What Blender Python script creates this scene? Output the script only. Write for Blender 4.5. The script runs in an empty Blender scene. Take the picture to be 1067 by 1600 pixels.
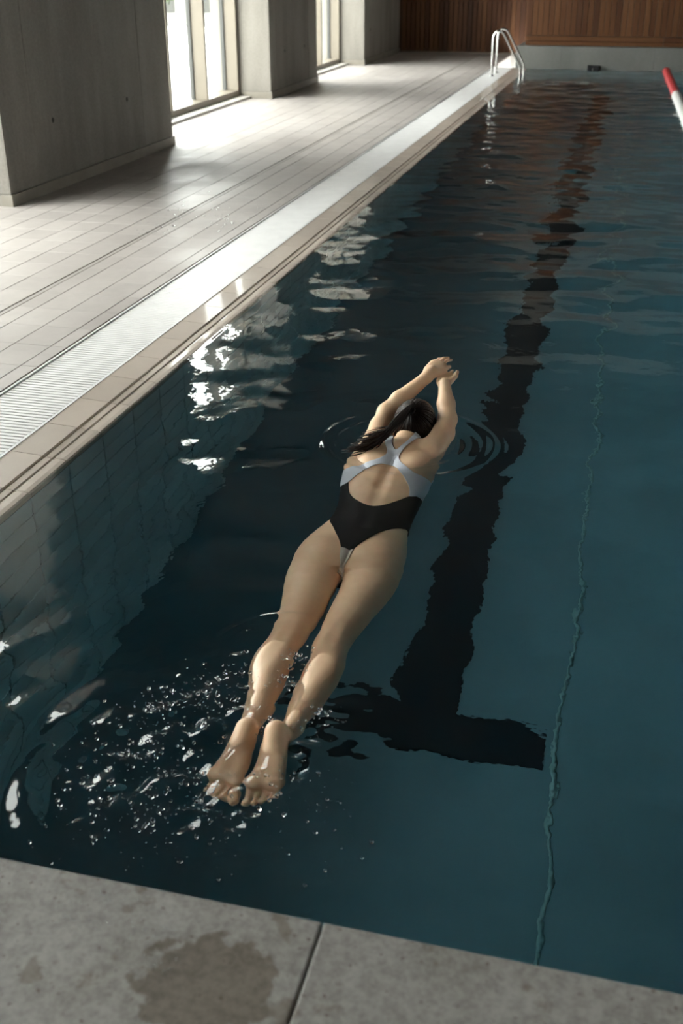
import bpy, bmesh, math, random
import numpy as np
from mathutils import Vector, Matrix

# ------------------------------------------------------------ camera, sky, light, exposure
C = bpy.context.scene.collection
sc = bpy.context.scene
YAW, PIT, ROL = math.radians(14.41), math.radians(26.74), math.radians(-0.15)
fw = Vector((-math.sin(YAW) * math.cos(PIT), math.cos(YAW) * math.cos(PIT), -math.sin(PIT)))
rt = Vector((math.cos(YAW), math.sin(YAW), 0))
up = rt.cross(fw)
r2 = math.cos(ROL) * rt + math.sin(ROL) * up
u2 = -math.sin(ROL) * rt + math.cos(ROL) * up
cam_d = bpy.data.cameras.new('camera')
cam = bpy.data.objects.new('camera', cam_d)
C.objects.link(cam)
cam.matrix_world = Matrix(((r2.x, u2.x, -fw.x, 0), (r2.y, u2.y, -fw.y, 0), (r2.z, u2.z, -fw.z, 1.74), (0, 0, 0, 1)))
cam_d.sensor_fit = 'VERTICAL'
cam_d.sensor_height = 36.0
cam_d.sensor_width = 36.0
cam_d.lens = 1710 * 36.0 / 1600
cam_d.clip_start = 0.05
cam_d.clip_end = 300
cam_d.dof.use_dof = True
cam_d.dof.focus_distance = 3.85
cam_d.dof.aperture_fstop = 4.0
sc.camera = cam

world = bpy.data.worlds.new('overcast_sky')
sc.world = world
world.use_nodes = True
wn = world.node_tree
bg = wn.nodes['Background']
bg.inputs[0].default_value = (1.0, 0.985, 0.98, 1)
bg.inputs[1].default_value = 15.0

sc.view_settings.view_transform = 'Standard'
sc.view_settings.look = 'None'
sc.view_settings.gamma = 1.0
sc.view_settings.use_curve_mapping = False
sc.view_settings.exposure = 0.0
cy = sc.cycles
cy.max_bounces = 14
cy.diffuse_bounces = 5
cy.glossy_bounces = 5
cy.transmission_bounces = 8
cy.transparent_max_bounces = 12
cy.sample_clamp_indirect = 8.0
cy.blur_glossy = 0.5

rnd = random.Random(7)
nrs = np.random.RandomState(11)

# window bays along the left wall: (y0, y1)
BAYS = [(-3.0, 0.5), (3.5, 7.8), (11.1, 15.4), (17.8, 21.0)]
WIN_H = 4.0
CEIL = 4.7

# ------------------------------------------------------------ material helpers
def newmat(name):
    m = bpy.data.materials.new(name)
    m.use_nodes = True
    nt = m.node_tree
    nt.nodes.clear()
    out = nt.nodes.new('ShaderNodeOutputMaterial')
    return m, nt, out

class N:
    def __init__(s, nt):
        s.nt = nt
    def new(s, t, **kw):
        n = s.nt.nodes.new(t)
        for k, v in kw.items():
            setattr(n, k, v)
        return n
    def link(s, a, b):
        s.nt.links.new(a, b)
    def noise(s, vec, scale, detail=4, rough=0.55, dist=0.0):
        n = s.new('ShaderNodeTexNoise')
        n.inputs['Scale'].default_value = scale
        n.inputs['Detail'].default_value = detail
        n.inputs['Roughness'].default_value = rough
        n.inputs['Distortion'].default_value = dist
        if vec is not None:
            s.link(vec, n.inputs['Vector'])
        return n.outputs['Fac']
    def ramp(s, fac, stops):
        n = s.new('ShaderNodeValToRGB')
        e = n.color_ramp.elements
        while len(e) < len(stops):
            e.new(0.5)
        for k, (p, c) in enumerate(stops):
            e[k].position = p
            e[k].color = (c[0], c[1], c[2], 1)
        s.link(fac, n.inputs[0])
        return n.outputs[0]
    def maprange(s, v, a, b, c, d):
        n = s.new('ShaderNodeMapRange')
        n.inputs[1].default_value = a; n.inputs[2].default_value = b
        n.inputs[3].default_value = c; n.inputs[4].default_value = d
        s.link(v, n.inputs[0])
        return n.outputs[0]
    def coords(s, scale=(1, 1, 1), kind='Object'):
        tc = s.new('ShaderNodeTexCoord')
        mp = s.new('ShaderNodeMapping')
        mp.inputs['Scale'].default_value = scale
        s.link(tc.outputs[kind], mp.inputs[0])
        return mp.outputs[0]
    def geo(s, scale=(1, 1, 1)):
        g = s.new('ShaderNodeNewGeometry')
        mp = s.new('ShaderNodeMapping')
        mp.inputs['Scale'].default_value = scale
        s.link(g.outputs['Position'], mp.inputs[0])
        return mp.outputs[0]
    def mix(s, fac, a, b, mode='MIX'):
        n = s.new('ShaderNodeMix', data_type='RGBA', blend_type=mode)
        for i, v in ((0, fac), (6, a), (7, b)):
            if hasattr(v, 'is_linked') or hasattr(v, 'links'):
                s.link(v, n.inputs[i])
            elif i == 0:
                n.inputs[0].default_value = v
            else:
                n.inputs[i].default_value = (v[0], v[1], v[2], 1)
        return n.outputs[2]
    def bsdf(s, out, color=None, rough=0.5, bump=None, bumpstr=0.3, bumpdist=0.01, spec=0.5, **kw):
        b = s.new('ShaderNodeBsdfPrincipled')
        for nm, v in (('Base Color', color), ('Roughness', rough)):
            if v is None:
                continue
            if hasattr(v, 'links'):
                s.link(v, b.inputs[nm])
            elif isinstance(v, (tuple, list)):
                b.inputs[nm].default_value = (v[0], v[1], v[2], 1)
            else:
                b.inputs[nm].default_value = v
        b.inputs['Specular IOR Level'].default_value = spec
        for k, v in kw.items():
            b.inputs[k.replace('_', ' ')].default_value = v
        if bump is not None:
            bp = s.new('ShaderNodeBump')
            bp.inputs['Strength'].default_value = bumpstr
            bp.inputs['Distance'].default_value = bumpdist
            s.link(bump, bp.inputs['Height'])
            s.link(bp.outputs[0], b.inputs['Normal'])
        s.link(b.outputs[0], out.inputs[0])
        return b

def plain(name, col, rough=0.5, spec=0.5, var=0.0, vscale=3.0, bscale=None, bstr=0.2, **kw):
    m, nt, out = newmat(name)
    n = N(nt)
    color = col
    if var > 0:
        v = n.noise(n.geo(), vscale, 5)
        lo = tuple(c * (1 - var) for c in col)
        hi = tuple(min(1, c * (1 + var)) for c in col)
        color = n.ramp(v, [(0.3, lo), (0.7, hi)])
    bump = n.noise(n.geo(), bscale, 4) if bscale else None
    n.bsdf(out, color, rough, bump, bstr, 0.004, spec, **kw)
    return m

# concrete of the pillars and the walls
def concrete(name, dark, light, streak=3.2, rough=0.75):
    m, nt, out = newmat(name)
    n = N(nt)
    big = n.noise(n.geo((1, 1, 0.35)), 1.3, 6, 0.6)
    st = n.noise(n.geo((streak, streak, 0.5)), 1.0, 5, 0.6)
    fine = n.noise(n.geo(), 45, 5, 0.7)
    c1 = n.ramp(big, [(0.3, dark), (0.7, light)])
    c2 = n.mix(0.5, c1, n.ramp(st, [(0.3, dark), (0.72, light)]))
    c3 = n.mix(0.22, c2, n.ramp(fine, [(0.35, dark), (0.65, light)]))
    pits = n.noise(n.geo(), 160, 2, 0.5)
    n.bsdf(out, c3, rough, pits, 0.25, 0.003, 0.4)
    return m

M_PILLAR = concrete('pillar_concrete', (0.14, 0.126, 0.108), (0.34, 0.315, 0.28))
M_WALLC = concrete('wall_concrete', (0.20, 0.19, 0.17), (0.36, 0.35, 0.32), 3.0)
M_PLAT = concrete('platform_concrete', (0.14, 0.14, 0.13), (0.27, 0.27, 0.25), 2.0, 0.5)
M_CEIL = plain('ceiling_dark', (0.045, 0.04, 0.035), 0.7, 0.3, 0.2)
M_HOLE = plain('tie_hole_dark', (0.04, 0.037, 0.033), 0.9)
M_SKIRT = plain('skirting_stone', (0.27, 0.245, 0.205), 0.45, 0.5, 0.12, 5)
M_FRAME = plain('window_frame_bronze', (0.20, 0.17, 0.13), 0.45, 0.5, 0.04)
M_GASKET = plain('window_gasket', (0.06, 0.06, 0.055), 0.5)
M_SILL = plain('sill_stone', (0.55, 0.53, 0.49), 0.4, 0.5, 0.08)
M_STEEL = plain('brushed_steel', (0.75, 0.75, 0.73), 0.22, 0.5, 0.0, Metallic=1.0)
M_GRATE = plain('white_grate_plastic', (0.90, 0.885, 0.875), 0.35, 0.5, 0.04, 8)
M_CHANNEL = plain('gutter_channel', (0.10, 0.10, 0.095), 0.6)
M_GROUT = plain('deck_grout', (0.30, 0.28, 0.25), 0.8)
M_PGROUT = plain('pool_grout', (0.035, 0.045, 0.05), 0.8)
M_LINE = plain('black_lane_tile', (0.012, 0.014, 0.022), 0.4, 0.4)
M_RED = plain('red_float', (0.52, 0.05, 0.055), 0.35)
M_WHITE = plain('white_float', (0.75, 0.74, 0.72), 0.35)
M_BLACK = plain('black_plastic', (0.015, 0.015, 0.018), 0.4)
M_JOINT = plain('pale_joint_strip', (0.30, 0.40, 0.40), 0.4)
M_OUTG = plain('outdoor_paving', (0.72, 0.72, 0.70), 0.8, 0.3, 0.05, 1.0)
M_OUTW = plain('outdoor_render', (0.30, 0.30, 0.28), 0.8, 0.3, 0.1, 1.0)
M_LEAF = plain('outdoor_foliage', (0.075, 0.10, 0.055), 0.7, 0.3, 0.4, 3.0)
M_BARK = plain('outdoor_bark', (0.10, 0.08, 0.06), 0.8)

def deck_tile_mat(name, base, k=0.12, coat=0.0):
    m, nt, out = newmat(name)
    n = N(nt)
    oi = n.new('ShaderNodeObjectInfo')
    a = n.noise(n.geo(), 2.2, 6, 0.6)
    b = n.noise(n.geo(), 14, 4, 0.6)
    lo = tuple(c * (1 - k) for c in base); hi = tuple(c * (1 + k * 0.6) for c in base)
    col = n.ramp(a, [(0.3, lo), (0.55, base), (0.72, hi)])
    col = n.mix(0.25, col, n.ramp(b, [(0.35, lo), (0.65, hi)]))
    r = n.maprange(oi.outputs['Random'], 0, 1, 0.92, 1.05)
    vm = n.new('ShaderNodeVectorMath', operation='SCALE')
    n.link(col, vm.inputs[0]); n.link(r, vm.inputs['Scale'])
    wet = n.noise(n.geo((1, 0.6, 1)), 1.1, 4, 0.6)
    rough = n.maprange(wet, 0.42, 0.62, 0.38, 0.6)
    bn = n.noise(n.geo(), 90, 3)
    n.bsdf(out, vm.outputs[0], rough, bn, 0.12, 0.002, 0.5, Coat_Weight=coat, Coat_Roughness=0.06)
    return m
M_TILE = deck_tile_mat('deck_tile', (0.44, 0.40, 0.375))
M_COPING = deck_tile_mat('coping_tile', (0.58, 0.49, 0.415), 0.07, 0.5)

def pool_tile_mat(name, base):
    m, nt, out = newmat(name)
    n = N(nt)
    oi = n.new('ShaderNodeObjectInfo')
    a = n.noise(n.geo(), 1.5, 5)
    col = n.ramp(a, [(0.3, tuple(c * .85 for c in base)), (0.7, tuple(c * 1.12 for c in base))])
    r = n.maprange(oi.outputs['Random'], 0, 1, 0.93, 1.06)
    vm = n.new('ShaderNodeVectorMath', operation='SCALE')
    n.link(col, vm.inputs[0]); n.link(r, vm.inputs['Scale'])
    n.bsdf(out, vm.outputs[0], 0.35)
    return m
M_PTILE = pool_tile_mat('pool_wall_tile', (0.64, 0.74, 0.76))  # paler than the floor, missing light on the wall put into the colour
M_PFLOOR = pool_tile_mat('pool_floor_finish', (0.20, 0.28, 0.32))

# honed stone slab in front with damp stains
def slab_mat():
    m, nt, out = newmat('slab_concrete')
    n = N(nt)
    a = n.noise(n.geo(), 7, 7, 0.65)
    b = n.noise(n.geo(), 60, 5, 0.7)
    c = n.noise(n.geo(), 2.4, 3, 0.6)
    base = n.ramp(a, [(0.30, (0.22, 0.20, 0.175)), (0.52, (0.34, 0.32, 0.30)), (0.7, (0.43, 0.415, 0.39))])
    base = n.mix(0.42, base, n.ramp(b, [(0.36, (0.22, 0.20, 0.18)), (0.6, (0.52, 0.50, 0.47))]))
    # one damp patch, lying on the slab where water was tipped
    g = n.new('ShaderNodeNewGeometry')
    sub = n.new('ShaderNodeVectorMath', operation='SUBTRACT')
    n.link(g.outputs['Position'], sub.inputs[0]); sub.inputs[1].default_value = (-0.475, 1.045, 0.39)
    scl = n.new('ShaderNodeVectorMath', operation='MULTIPLY')
    n.link(sub.outputs[0], scl.inputs[0]); scl.inputs[1].default_value = (1 / 0.115, 1 / 0.095, 0)
    ln = n.new('ShaderNodeVectorMath', operation='LENGTH')
    n.link(scl.outputs[0], ln.inputs[0])
    edge = n.noise(n.geo(), 26, 4, 0.6)
    ad = n.new('ShaderNodeMath', operation='MULTIPLY_ADD')
    n.link(edge, ad.inputs[0]); ad.inputs[1].default_value = 1.5; n.link(ln.outputs['Value'], ad.inputs[2])
    w1 = n.maprange(ad.outputs[0], 1.72, 1.60, 0, 1)
    w2 = n.maprange(n.noise(n.geo(), 17, 5, 0.6), 0.60, 0.66, 0, 0.8)
    mx = n.new('ShaderNodeMath', operation='MAXIMUM')
    n.link(w1, mx.inputs[0]); n.link(w2, mx.inputs[1])
    col = n.mix(mx.outputs[0], base, (0.62, 0.56, 0.50), 'MULTIPLY')
    sp = n.maprange(n.noise(n.geo(), 95, 1, 0.3), 0.71, 0.76, 0, 0.75)
    col = n.mix(sp, col, (0.13, 0.09, 0.07))
    rough = n.maprange(mx.outputs[0], 0, 1, 0.6, 0.4)
    n.bsdf(out, col, rough, b, 0.5, 0.003, 0.4)
    return m
M_SLAB = slab_mat()

def wood_mat():
    m, nt, out = newmat('wall_wood')
    n = N(nt)
    oi = n.new('ShaderNodeObjectInfo')
    g = n.noise(n.geo((1, 1, 0.06)), 30, 5, 0.6)
    add = n.new('ShaderNodeMath', operation='MULTIPLY_ADD')
    n.link(oi.outputs['Random'], add.inputs[0]); add.inputs[1].default_value = 0.7
    sc_ = n.new('ShaderNodeMath', operation='MULTIPLY'); n.link(g, sc_.inputs[0]); sc_.inputs[1].default_value = 0.45
    n.link(sc_.outputs[0], add.inputs[2])
    col = n.ramp(add.outputs[0], [(0.1, (0.045, 0.016, 0.006)), (0.45, (0.09, 0.034, 0.013)), (0.75, (0.135, 0.056, 0.022)), (1.0, (0.20, 0.09, 0.038))])
    n.bsdf(out, col, 0.5, g, 0.2, 0.003, 0.3)
    return m
M_WOOD = wood_mat()

def glass_pane_mat():
    m, nt, out = newmat('window_glass')
    n = N(nt)
    tr = n.new('ShaderNodeBsdfTransparent'); tr.inputs[0].default_value = (0.93, 0.96, 0.94, 1)
    gl = n.new('ShaderNodeBsdfGlossy'); gl.inputs['Roughness'].default_value = 0.0
    lw = n.new('ShaderNodeLayerWeight'); lw.inputs[0].default_value = 0.5
    pw = n.new('ShaderNodeMath', operation='POWER'); n.link(lw.outputs['Facing'], pw.inputs[0]); pw.inputs[1].default_value = 5.0
    fr = n.maprange(pw.outputs[0], 0, 1, 0.03, 0.5)
    mx = n.new('ShaderNodeMixShader')
    n.link(fr, mx.inputs[0]); n.link(tr.outputs[0], mx.inputs[1]); n.link(gl.outputs[0], mx.inputs[2])
    n.link(mx.outputs[0], out.inputs[0])
    return m
M_GLASS = glass_pane_mat()

def water_mat():
    m, nt, out = newmat('pool_water')
    n = N(nt)
    gl = n.new('ShaderNodeBsdfGlass')
    gl.inputs['IOR'].default_value = 1.333
    gl.inputs['Roughness'].default_value = 0.0
    bn = n.noise(n.geo((1, 1, 1)), 9, 3, 0.5)
    bp = n.new('ShaderNodeBump'); bp.inputs['Strength'].default_value = 0.10; bp.inputs['Distance'].default_value = 0.02
    n.link(bn, bp.inputs['Height']); n.link(bp.outputs[0], gl.inputs['Normal'])
    ab = n.new('ShaderNodeVolumeAbsorption')
    ab.inputs['Color'].default_value = (0.25, 0.78, 0.86, 1)
    ab.inputs['Density'].default_value = 0.25
    n.link(gl.outputs[0], out.inputs['Surface']); n.link(ab.outputs[0], out.inputs['Volume'])
    return m
M_WATER = water_mat()

def drop_mat():
    m, nt, out = newmat('water_drop')
    n = N(nt)
    n.bsdf(out, (0.95, 0.97, 1.0), 0.02, None, 0, 0, 0.8, Transmission_Weight=1.0, IOR=1.33)
    return m
M_DROP = drop_mat()

def skin_mat():
    m, nt, out = newmat('skin')
    n = N(nt)
    a = n.noise(n.geo(), 9, 4)
    f = n.noise(n.geo(), 220, 3)
    col = n.ramp(a, [(0.3, (0.83, 0.53, 0.33)), (0.7, (0.92, 0.64, 0.42))])
    n.bsdf(out, col, 0.46, f, 0.06, 0.002, 0.5, Subsurface_Weight=0.05, Subsurface_Scale=0.01)
    return m
M_SKIN = skin_mat()
M_SUIT = plain('swimsuit_black', (0.006, 0.006, 0.008), 0.6, 0.15, 0.0, 3, 260, 0.1)
M_SUITW = plain('swimsuit_white', (0.74, 0.76, 0.84), 0.5, 0.4, 0.03, 20, 260, 0.1)
M_GUSSET = plain('swimsuit_lining', (0.70, 0.66, 0.62), 0.6)
def hair_mat():
    m, nt, out = newmat('dark_wet_hair')
    n = N(nt)
    f = n.noise(n.geo((1, 1, 1)), 60, 4, 0.6)
    col = n.ramp(f, [(0.3, (0.008, 0.0045, 0.0035)), (0.7, (0.030, 0.015, 0.010))])
    n.bsdf(out, col, 0.38, f, 0.2, 0.002, 0.25)
    return m
M_HAIR = hair_mat()
M_LIP = plain('lips', (0.42, 0.14, 0.12), 0.4)
M_EYE = plain('eye_white', (0.8, 0.8, 0.78), 0.1)
M_NAIL = plain('nail', (0.72, 0.47, 0.40), 0.2)

# ------------------------------------------------------------ object helpers
def link_mesh(name, verts, faces, mat, parent=None, smooth=False):
    me = bpy.data.meshes.new(name)
    me.from_pydata([tuple(v) for v in verts], [], [tuple(f) for f in faces])
    me.update()
    if mat:
        me.materials.append(mat)
    if smooth:
        me.polygons.foreach_set('use_smooth', [True] * len(me.polygons))
    o = bpy.data.objects.new(name, me)
    C.objects.link(o)
    if parent:
        o.parent = parent
    return o

def tag(o, label=None, cat=None, group=None, kind=None):
    if label: o['label'] = label
    if cat: o['category'] = cat
    if group: o['group'] = group
    if kind: o['kind'] = kind
    return o

def empty(name, loc=(0, 0, 0)):
    o = bpy.data.objects.new(name, None)
    o.empty_display_size = 0.1
    C.objects.link(o)
    o.location = loc
    return o

BOXF = [(0, 3, 2, 1), (4, 5, 6, 7), (0, 1, 5, 4), (1, 2, 6, 5), (2, 3, 7, 6), (3, 0, 4, 7)]
def box_vf(x0, x1, y0, y1, z0, z1):
    return [(x0, y0, z0), (x1, y0, z0), (x1, y1, z0), (x0, y1, z0), (x0, y0, z1), (x1, y0, z1), (x1, y1, z1), (x0, y1, z1)], BOXF

class MB:
    def __init__(s): s.v = []; s.f = []
    def add(s, v, f):
        o = len(s.v); s.v += list(v); s.f += [tuple(i + o for i in q) for q in f]; return s
    def box(s, *a): return s.add(*box_vf(*a))
    def build(s, name, mat, parent=None, smooth=False): return link_mesh(name, s.v, s.f, mat, parent, smooth)

def box(name, x0, x1, y0, y1, z0, z1, mat, parent=None, bevel=0.0):
    v, f = box_vf(x0, x1, y0, y1, z0, z1)
    o = link_mesh(name, v, f, mat, parent)
    if bevel:
        bm = bmesh.new(); bm.from_mesh(o.data)
        bmesh.ops.bevel(bm, geom=bm.edges[:], offset=bevel, segments=2, affect='EDGES', profile=0.6)
        bm.to_mesh(o.data); bm.free()
    return o

def bev_tile_vf(lx, ly, lz, b):
    """a tile centred at the origin, top at z=0, with a chamfered top edge (18 triangles)"""
    x, y = lx / 2, ly / 2
    v = [(-x, -y, -lz), (x, -y, -lz), (x, y, -lz), (-x, y, -lz), (-x, -y, -b), (x, -y, -b), (x, y, -b), (-x, y, -b),
         (-x + b, -y + b, 0), (x - b, -y + b, 0), (x - b, y - b, 0), (-x + b, y - b, 0)]
    f = [(0, 1, 5, 4), (1, 2, 6, 5), (2, 3, 7, 6), (3, 0, 4, 7), (4, 5, 9, 8), (5, 6, 10, 9), (6, 7, 11, 10), (7, 4, 8, 11), (8, 9, 10, 11)]
    return v, f

def mesh_of(name, v, f, mat):
    me = bpy.data.meshes.new(name); me.from_pydata(v, [], f); me.update(); me.materials.append(mat)
    return me

def inst(name, me, parent, loc, rot=(0, 0, 0)):
    o = bpy.data.objects.new(name, me); C.objects.link(o); o.parent = parent; o.location = loc; o.rotation_euler = rot
    return o

def tube_vf(pts, rad, n=10, closed_ends=True):
    """round tube along a polyline; rad number or list"""
    P = [Vector(p) for p in pts]
    R = rad if isinstance(rad, (list, tuple)) else [rad] * len(P)
    v, f = [], []
    t0 = (P[1] - P[0]).normalized()
    a = t0.orthogonal().normalized()
    for i, p in enumerate(P):
        t = (P[min(i + 1, len(P) - 1)] - P[max(i - 1, 0)]).normalized()
        a = (a - t * a.dot(t)).normalized()
        b = t.cross(a)
        for k in range(n):
            w = 2 * math.pi * k / n
            v.append(tuple(p + (a * math.cos(w) + b * math.sin(w)) * R[i]))
    for i in range(len(P) - 1):
        for k in range(n):
            k2 = (k + 1) % n
            f.append((i * n + k, i * n + k2, (i + 1) * n + k2, (i + 1) * n + k))
    if closed_ends:
        f.append(tuple(range(n - 1, -1, -1)))
        f.append(tuple((len(P) - 1) * n + k for k in range(n)))
    return v, f

def catmull(pts, per=6):
    P = [np.array(p, float) for p in pts]
    P = [2 * P[0] - P[1]] + P + [2 * P[-1] - P[-2]]
    out = []
    for i in range(1, len(P) - 2):
        for k in range(per):
            t = k / per
            a, b, c, d = P[i - 1], P[i], P[i + 1], P[i + 2]
            out.append(0.5 * ((2 * b) + (-a + c) * t + (2 * a - 5 * b + 4 * c - d) * t * t + (-a + 3 * b - 3 * c + d) * t ** 3))
    out.append(P[-2])
    return out

# ------------------------------------------------------------ setting: pool shell
POOL_X0, POOL_X1, POOL_Y0, POOL_Y1, DEPTH = -2.0, 8.0, 1.2, 21.3, 1.88
YB = 24.2
XR = 11.0
YN = -5.0

pf = box('pool_floor', POOL_X0 - 0.2, POOL_X1 + 0.2, POOL_Y0 - 0.2, POOL_Y1 + 0.2, -DEPTH - 0.2, -DEPTH, M_PFLOOR)
tag(pf, 'smooth teal grey bottom of the pool seen through the water', 'pool floor', kind='structure')
mb = MB()
mb.box(-0.71, -0.46, 3.69, 19.6, -DEPTH, -DEPTH + 0.004)
lane_line = mb.build('lane_line', M_LINE, pf)
box('cross_line', -1.085, -0.07, 3.44, 3.69, -DEPTH, -DEPTH + 0.004, M_LINE, pf)
jv, jf = tube_vf([(-0.012, 1.3, -DEPTH), (-0.03, 4, -DEPTH), (-0.06, 8, -DEPTH), (-0.10, 14, -DEPTH), (-0.14, 21, -DEPTH)], 0.010, 8)
link_mesh('joint_strip', jv, jf, M_JOINT, pf, True)

# left pool wall with 300 x 150 tiles
pw = box('wall_pool_left', POOL_X0 - 0.25, POOL_X0 - 0.008, POOL_Y0 - 0.2, POOL_Y1 + 0.1, -DEPTH - 0.1, -0.02, M_PGROUT)
tag(pw, 'dark tiled side wall of the pool under the left coping', 'pool wall', kind='structure')
tv, tf = bev_tile_vf(0.290, 0.140, 0.012, 0.002)
tv = [(z, x, y) for x, y, z in tv]
tile_me = mesh_of('tile', tv, tf, M_PTILE)
rest = MB()
cnt = 0
ncol = int((POOL_Y1 - 1.2) / 0.3)
# coping joints stand at y = 3.215 + 0.3 k
Y0J = 3.215 - 0.3 * 6
for j in range(ncol):
    yc = Y0J + 0.15 + 0.3 * j
    if yc > POOL_Y1 - 0.1: break
    for i in range(13):
        zc = -0.045 - 0.075 - 0.15 * i
        if zc < -DEPTH - 0.05: continue
        if j >= 1 and cnt < 299:
            inst('tile', tile_me, pw, (POOL_X0, yc, zc)); cnt += 1
        else:
            rest.add([(x + POOL_X0, y + yc, z + zc) for x, y, z in tv], tf)
r = rest.build('tile', M_PTILE, pw); tag(r, kind='stuff')

# other pool walls
for nm, a, lab in (('wall_pool_right', (POOL_X1, POOL_X1 + 0.25, POOL_Y0 - 0.2, POOL_Y1 + 0.1, -DEPTH - 0.1, 0.03), 'tiled side wall of the pool on the far right side'),
                   ('wall_pool_near', (POOL_X0 - 0.2, POOL_X1 + 0.2, POOL_Y0 - 0.25, POOL_Y0 + 0.0, -DEPTH - 0.1, -0.05), 'pool end wall below the pale stone slab'),
                   ('wall_pool_far', (POOL_X0 - 0.2, POOL_X1 + 0.2, POOL_Y1, POOL_Y1 + 0.25, -DEPTH - 0.1, -0.05), 'pool end wall under water below the raised concrete block')):
    tag(box(nm, *a, M_PTILE), lab, 'pool wall', kind='structure')

# coping: sloping ribbed tiles with two grooves and a rounded lip
cop = empty('pool_coping', (-2.125, 10, 0))
tag(cop, 'beige ribbed coping along the left pool edge, just under water', 'coping', kind='structure')
prof = [(-2.250, 0.010), (-2.245, 0.0115)]
x = -2.240
while x < -2.115:
    prof += [(x, 0.0105 - (x + 2.24) * 0.05), (x + 0.0025, 0.0101 - (x + 2.24) * 0.05)]
    x += 0.005
prof += [(-2.112, 0.003), (-2.108, -0.004), (-2.100, -0.004), (-2.096, 0.001), (-2.072, -0.001), (-2.068, -0.006), (-2.060, -0.006),
         (-2.054, -0.002), (-2.03, -0.003), (-2.012, -0.006), (-2.003, -0.012), (-2.000, -0.022), (-2.0, -0.045), (-2.25, -0.045)]
prof = [(a, b + 0.007) for a, b in prof]
def cop_vf(ly):
    n = len(prof); v = [(a, -ly / 2, b) for a, b in prof] + [(a, ly / 2, b) for a, b in prof]
    f = [(i, (i + 1) % n, n + (i + 1) % n, n + i) for i in range(n)] + [tuple(range(n - 1, -1, -1)), tuple(range(n, 2 * n))]
    f = [tuple(reversed(q)) for q in f]
    return v, f
cv, cf = cop_vf(0.2965)
cme = mesh_of('coping_tile', cv, cf, M_COPING)
box('grout_bed', -2.248, -2.004, POOL_Y0 - 2, POOL_Y1, -0.05, -0.030, M_PGROUT, cop).location = (2.125, -10, 0)
j = -10
while True:
    yc = Y0J + 0.15 + 0.3 * j
    j += 1
    if yc > POOL_Y1: break
    if yc < POOL_Y0 - 1.0: continue
    inst('coping_tile', cme, cop, (2.125, yc - 10, 0))

# overflow grating: white bars across the gutter
gr = empty('overflow_grating', (-2.43, 10, 0))
tag(gr, 'white slatted gutter grating running along the left pool edge', 'grating')
L = (2.43, -10, 0)
bv, bf = bev_tile_vf(0.335, 0.0215, 0.018, 0.002)
bme = mesh_of('bar', bv, bf, M_GRATE)
restg = MB(); cnt = 0; k = 0
while True:
    yc = 0.0 + 0.03 * k; k += 1
    if yc > 21.2: break
    if yc >= 2.7 and cnt < 299:
        inst('bar', bme, gr, (-2.43 + 2.43, yc - 10, 0.020)); cnt += 1
    else:
        restg.add([(a - 2.43, b + yc, c + 0.020) for a, b, c in bv], bf)
r = restg.build('bar', M_GRATE, gr); r.location = L; tag(r, kind='stuff')
mb = MB()
mb.box(-2.262, -2.250, -0.2, 21.3, -0.03, 0.020).box(-2.612, -2.600, -0.2, 21.3, -0.03, 0.026)
mb.build('edge_frame', M_GRATE, gr).location = L
mb = MB(); mb.box(-2.50, -2.495, -0.2, 21.3, -0.02, 0.008).box(-2.365, -2.36, -0.2, 21.3, -0.02, 0.008)
mb.build('spine', M_GRATE, gr).location = L
ch = box('trim_gutter', -2.62, -2.25, -2, 21.35, -0.30, -0.12, M_CHANNEL)
tag(ch, 'dark gutter channel underneath the white grating', 'gutter', kind='structure')

# deck with tiles
fl = box('floor', -5.9, -2.61, YN, YB + 0.2, -0.30, 0.0175, M_GROUT)
tag(fl, 'beige tiled poolside deck between windows and pool', 'floor', kind='structure')
cols = [(-2.702, -2.614), (-2.902, -2.702), (-3.102, -2.902), (-3.218, -3.102), (-3.47, -3.262)]
x = -3.47
while x > -5.6:
    cols.append((max(x - 0.205, -5.72), x)); x -= 0.205
tiles = []
for (a, b) in cols:
    j = -20
    while True:
        y0 = 3.215 + 0.3 * j; j += 1
        if y0 > YB: break
        if y0 < YN: continue
        tiles.append((a, b, y0, min(y0 + 0.3, YB)))
def vis_key(t):
    xc, yc = (t[0] + t[1]) / 2, (t[2] + t[3]) / 2
    # in view: right of the left frame edge line
    return yc
def inview(t):
    p = Vector(((t[0] + t[1]) / 2, (t[2] + t[3]) / 2, 0.03)) - Vector((0, 0, 1.74))
    d = p.dot(fw)
    if d < 0.3: return False
    u = p.dot(r2) / d * 1710 + 533; w = -p.dot(u2) / d * 1710 + 800
    xc, yc = (t[0] + t[1]) / 2, (t[2] + t[3]) / 2
    if xc < -4.7 and 7.8 < yc < 11.0: return False
    if xc < -4.7 and yc < 11.0: return False
    return -30 < u < 1100 and -20 < w < 1650
tiles.sort(key=lambda t: (not inview(t), vis_key(t)))
cache = {}
restt = MB()
for i, (a, b, y0, y1) in enumerate(tiles):
    g = 0.0015
    lx, ly = round(b - a - 2 * g, 4), round(y1 - y0 - 2 * g, 4)
    if ly < 0.02 or lx < 0.02: continue
    key = (lx, ly)
    if key not in cache:
        cache[key] = bev_tile_vf(lx, ly, 0.012, 0.0015)
    dz = rnd.uniform(-0.0005, 0.0005)
    if i < 299:
        mk = ('m', lx, ly)
        if mk not in cache: cache[mk] = mesh_of('tile', *cache[key], M_TILE)
        inst('tile', cache[mk], fl, ((a + b) / 2, (y0 + y1) / 2, 0.030 + dz))
    else:
        restt.add([(p + (a + b) / 2, q + (y0 + y1) / 2, s + 0.030 + dz) for p, q, s in cache[key][0]], cache[key][1])
r = restt.build('tile', M_TILE, fl); tag(r, kind='stuff')
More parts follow.
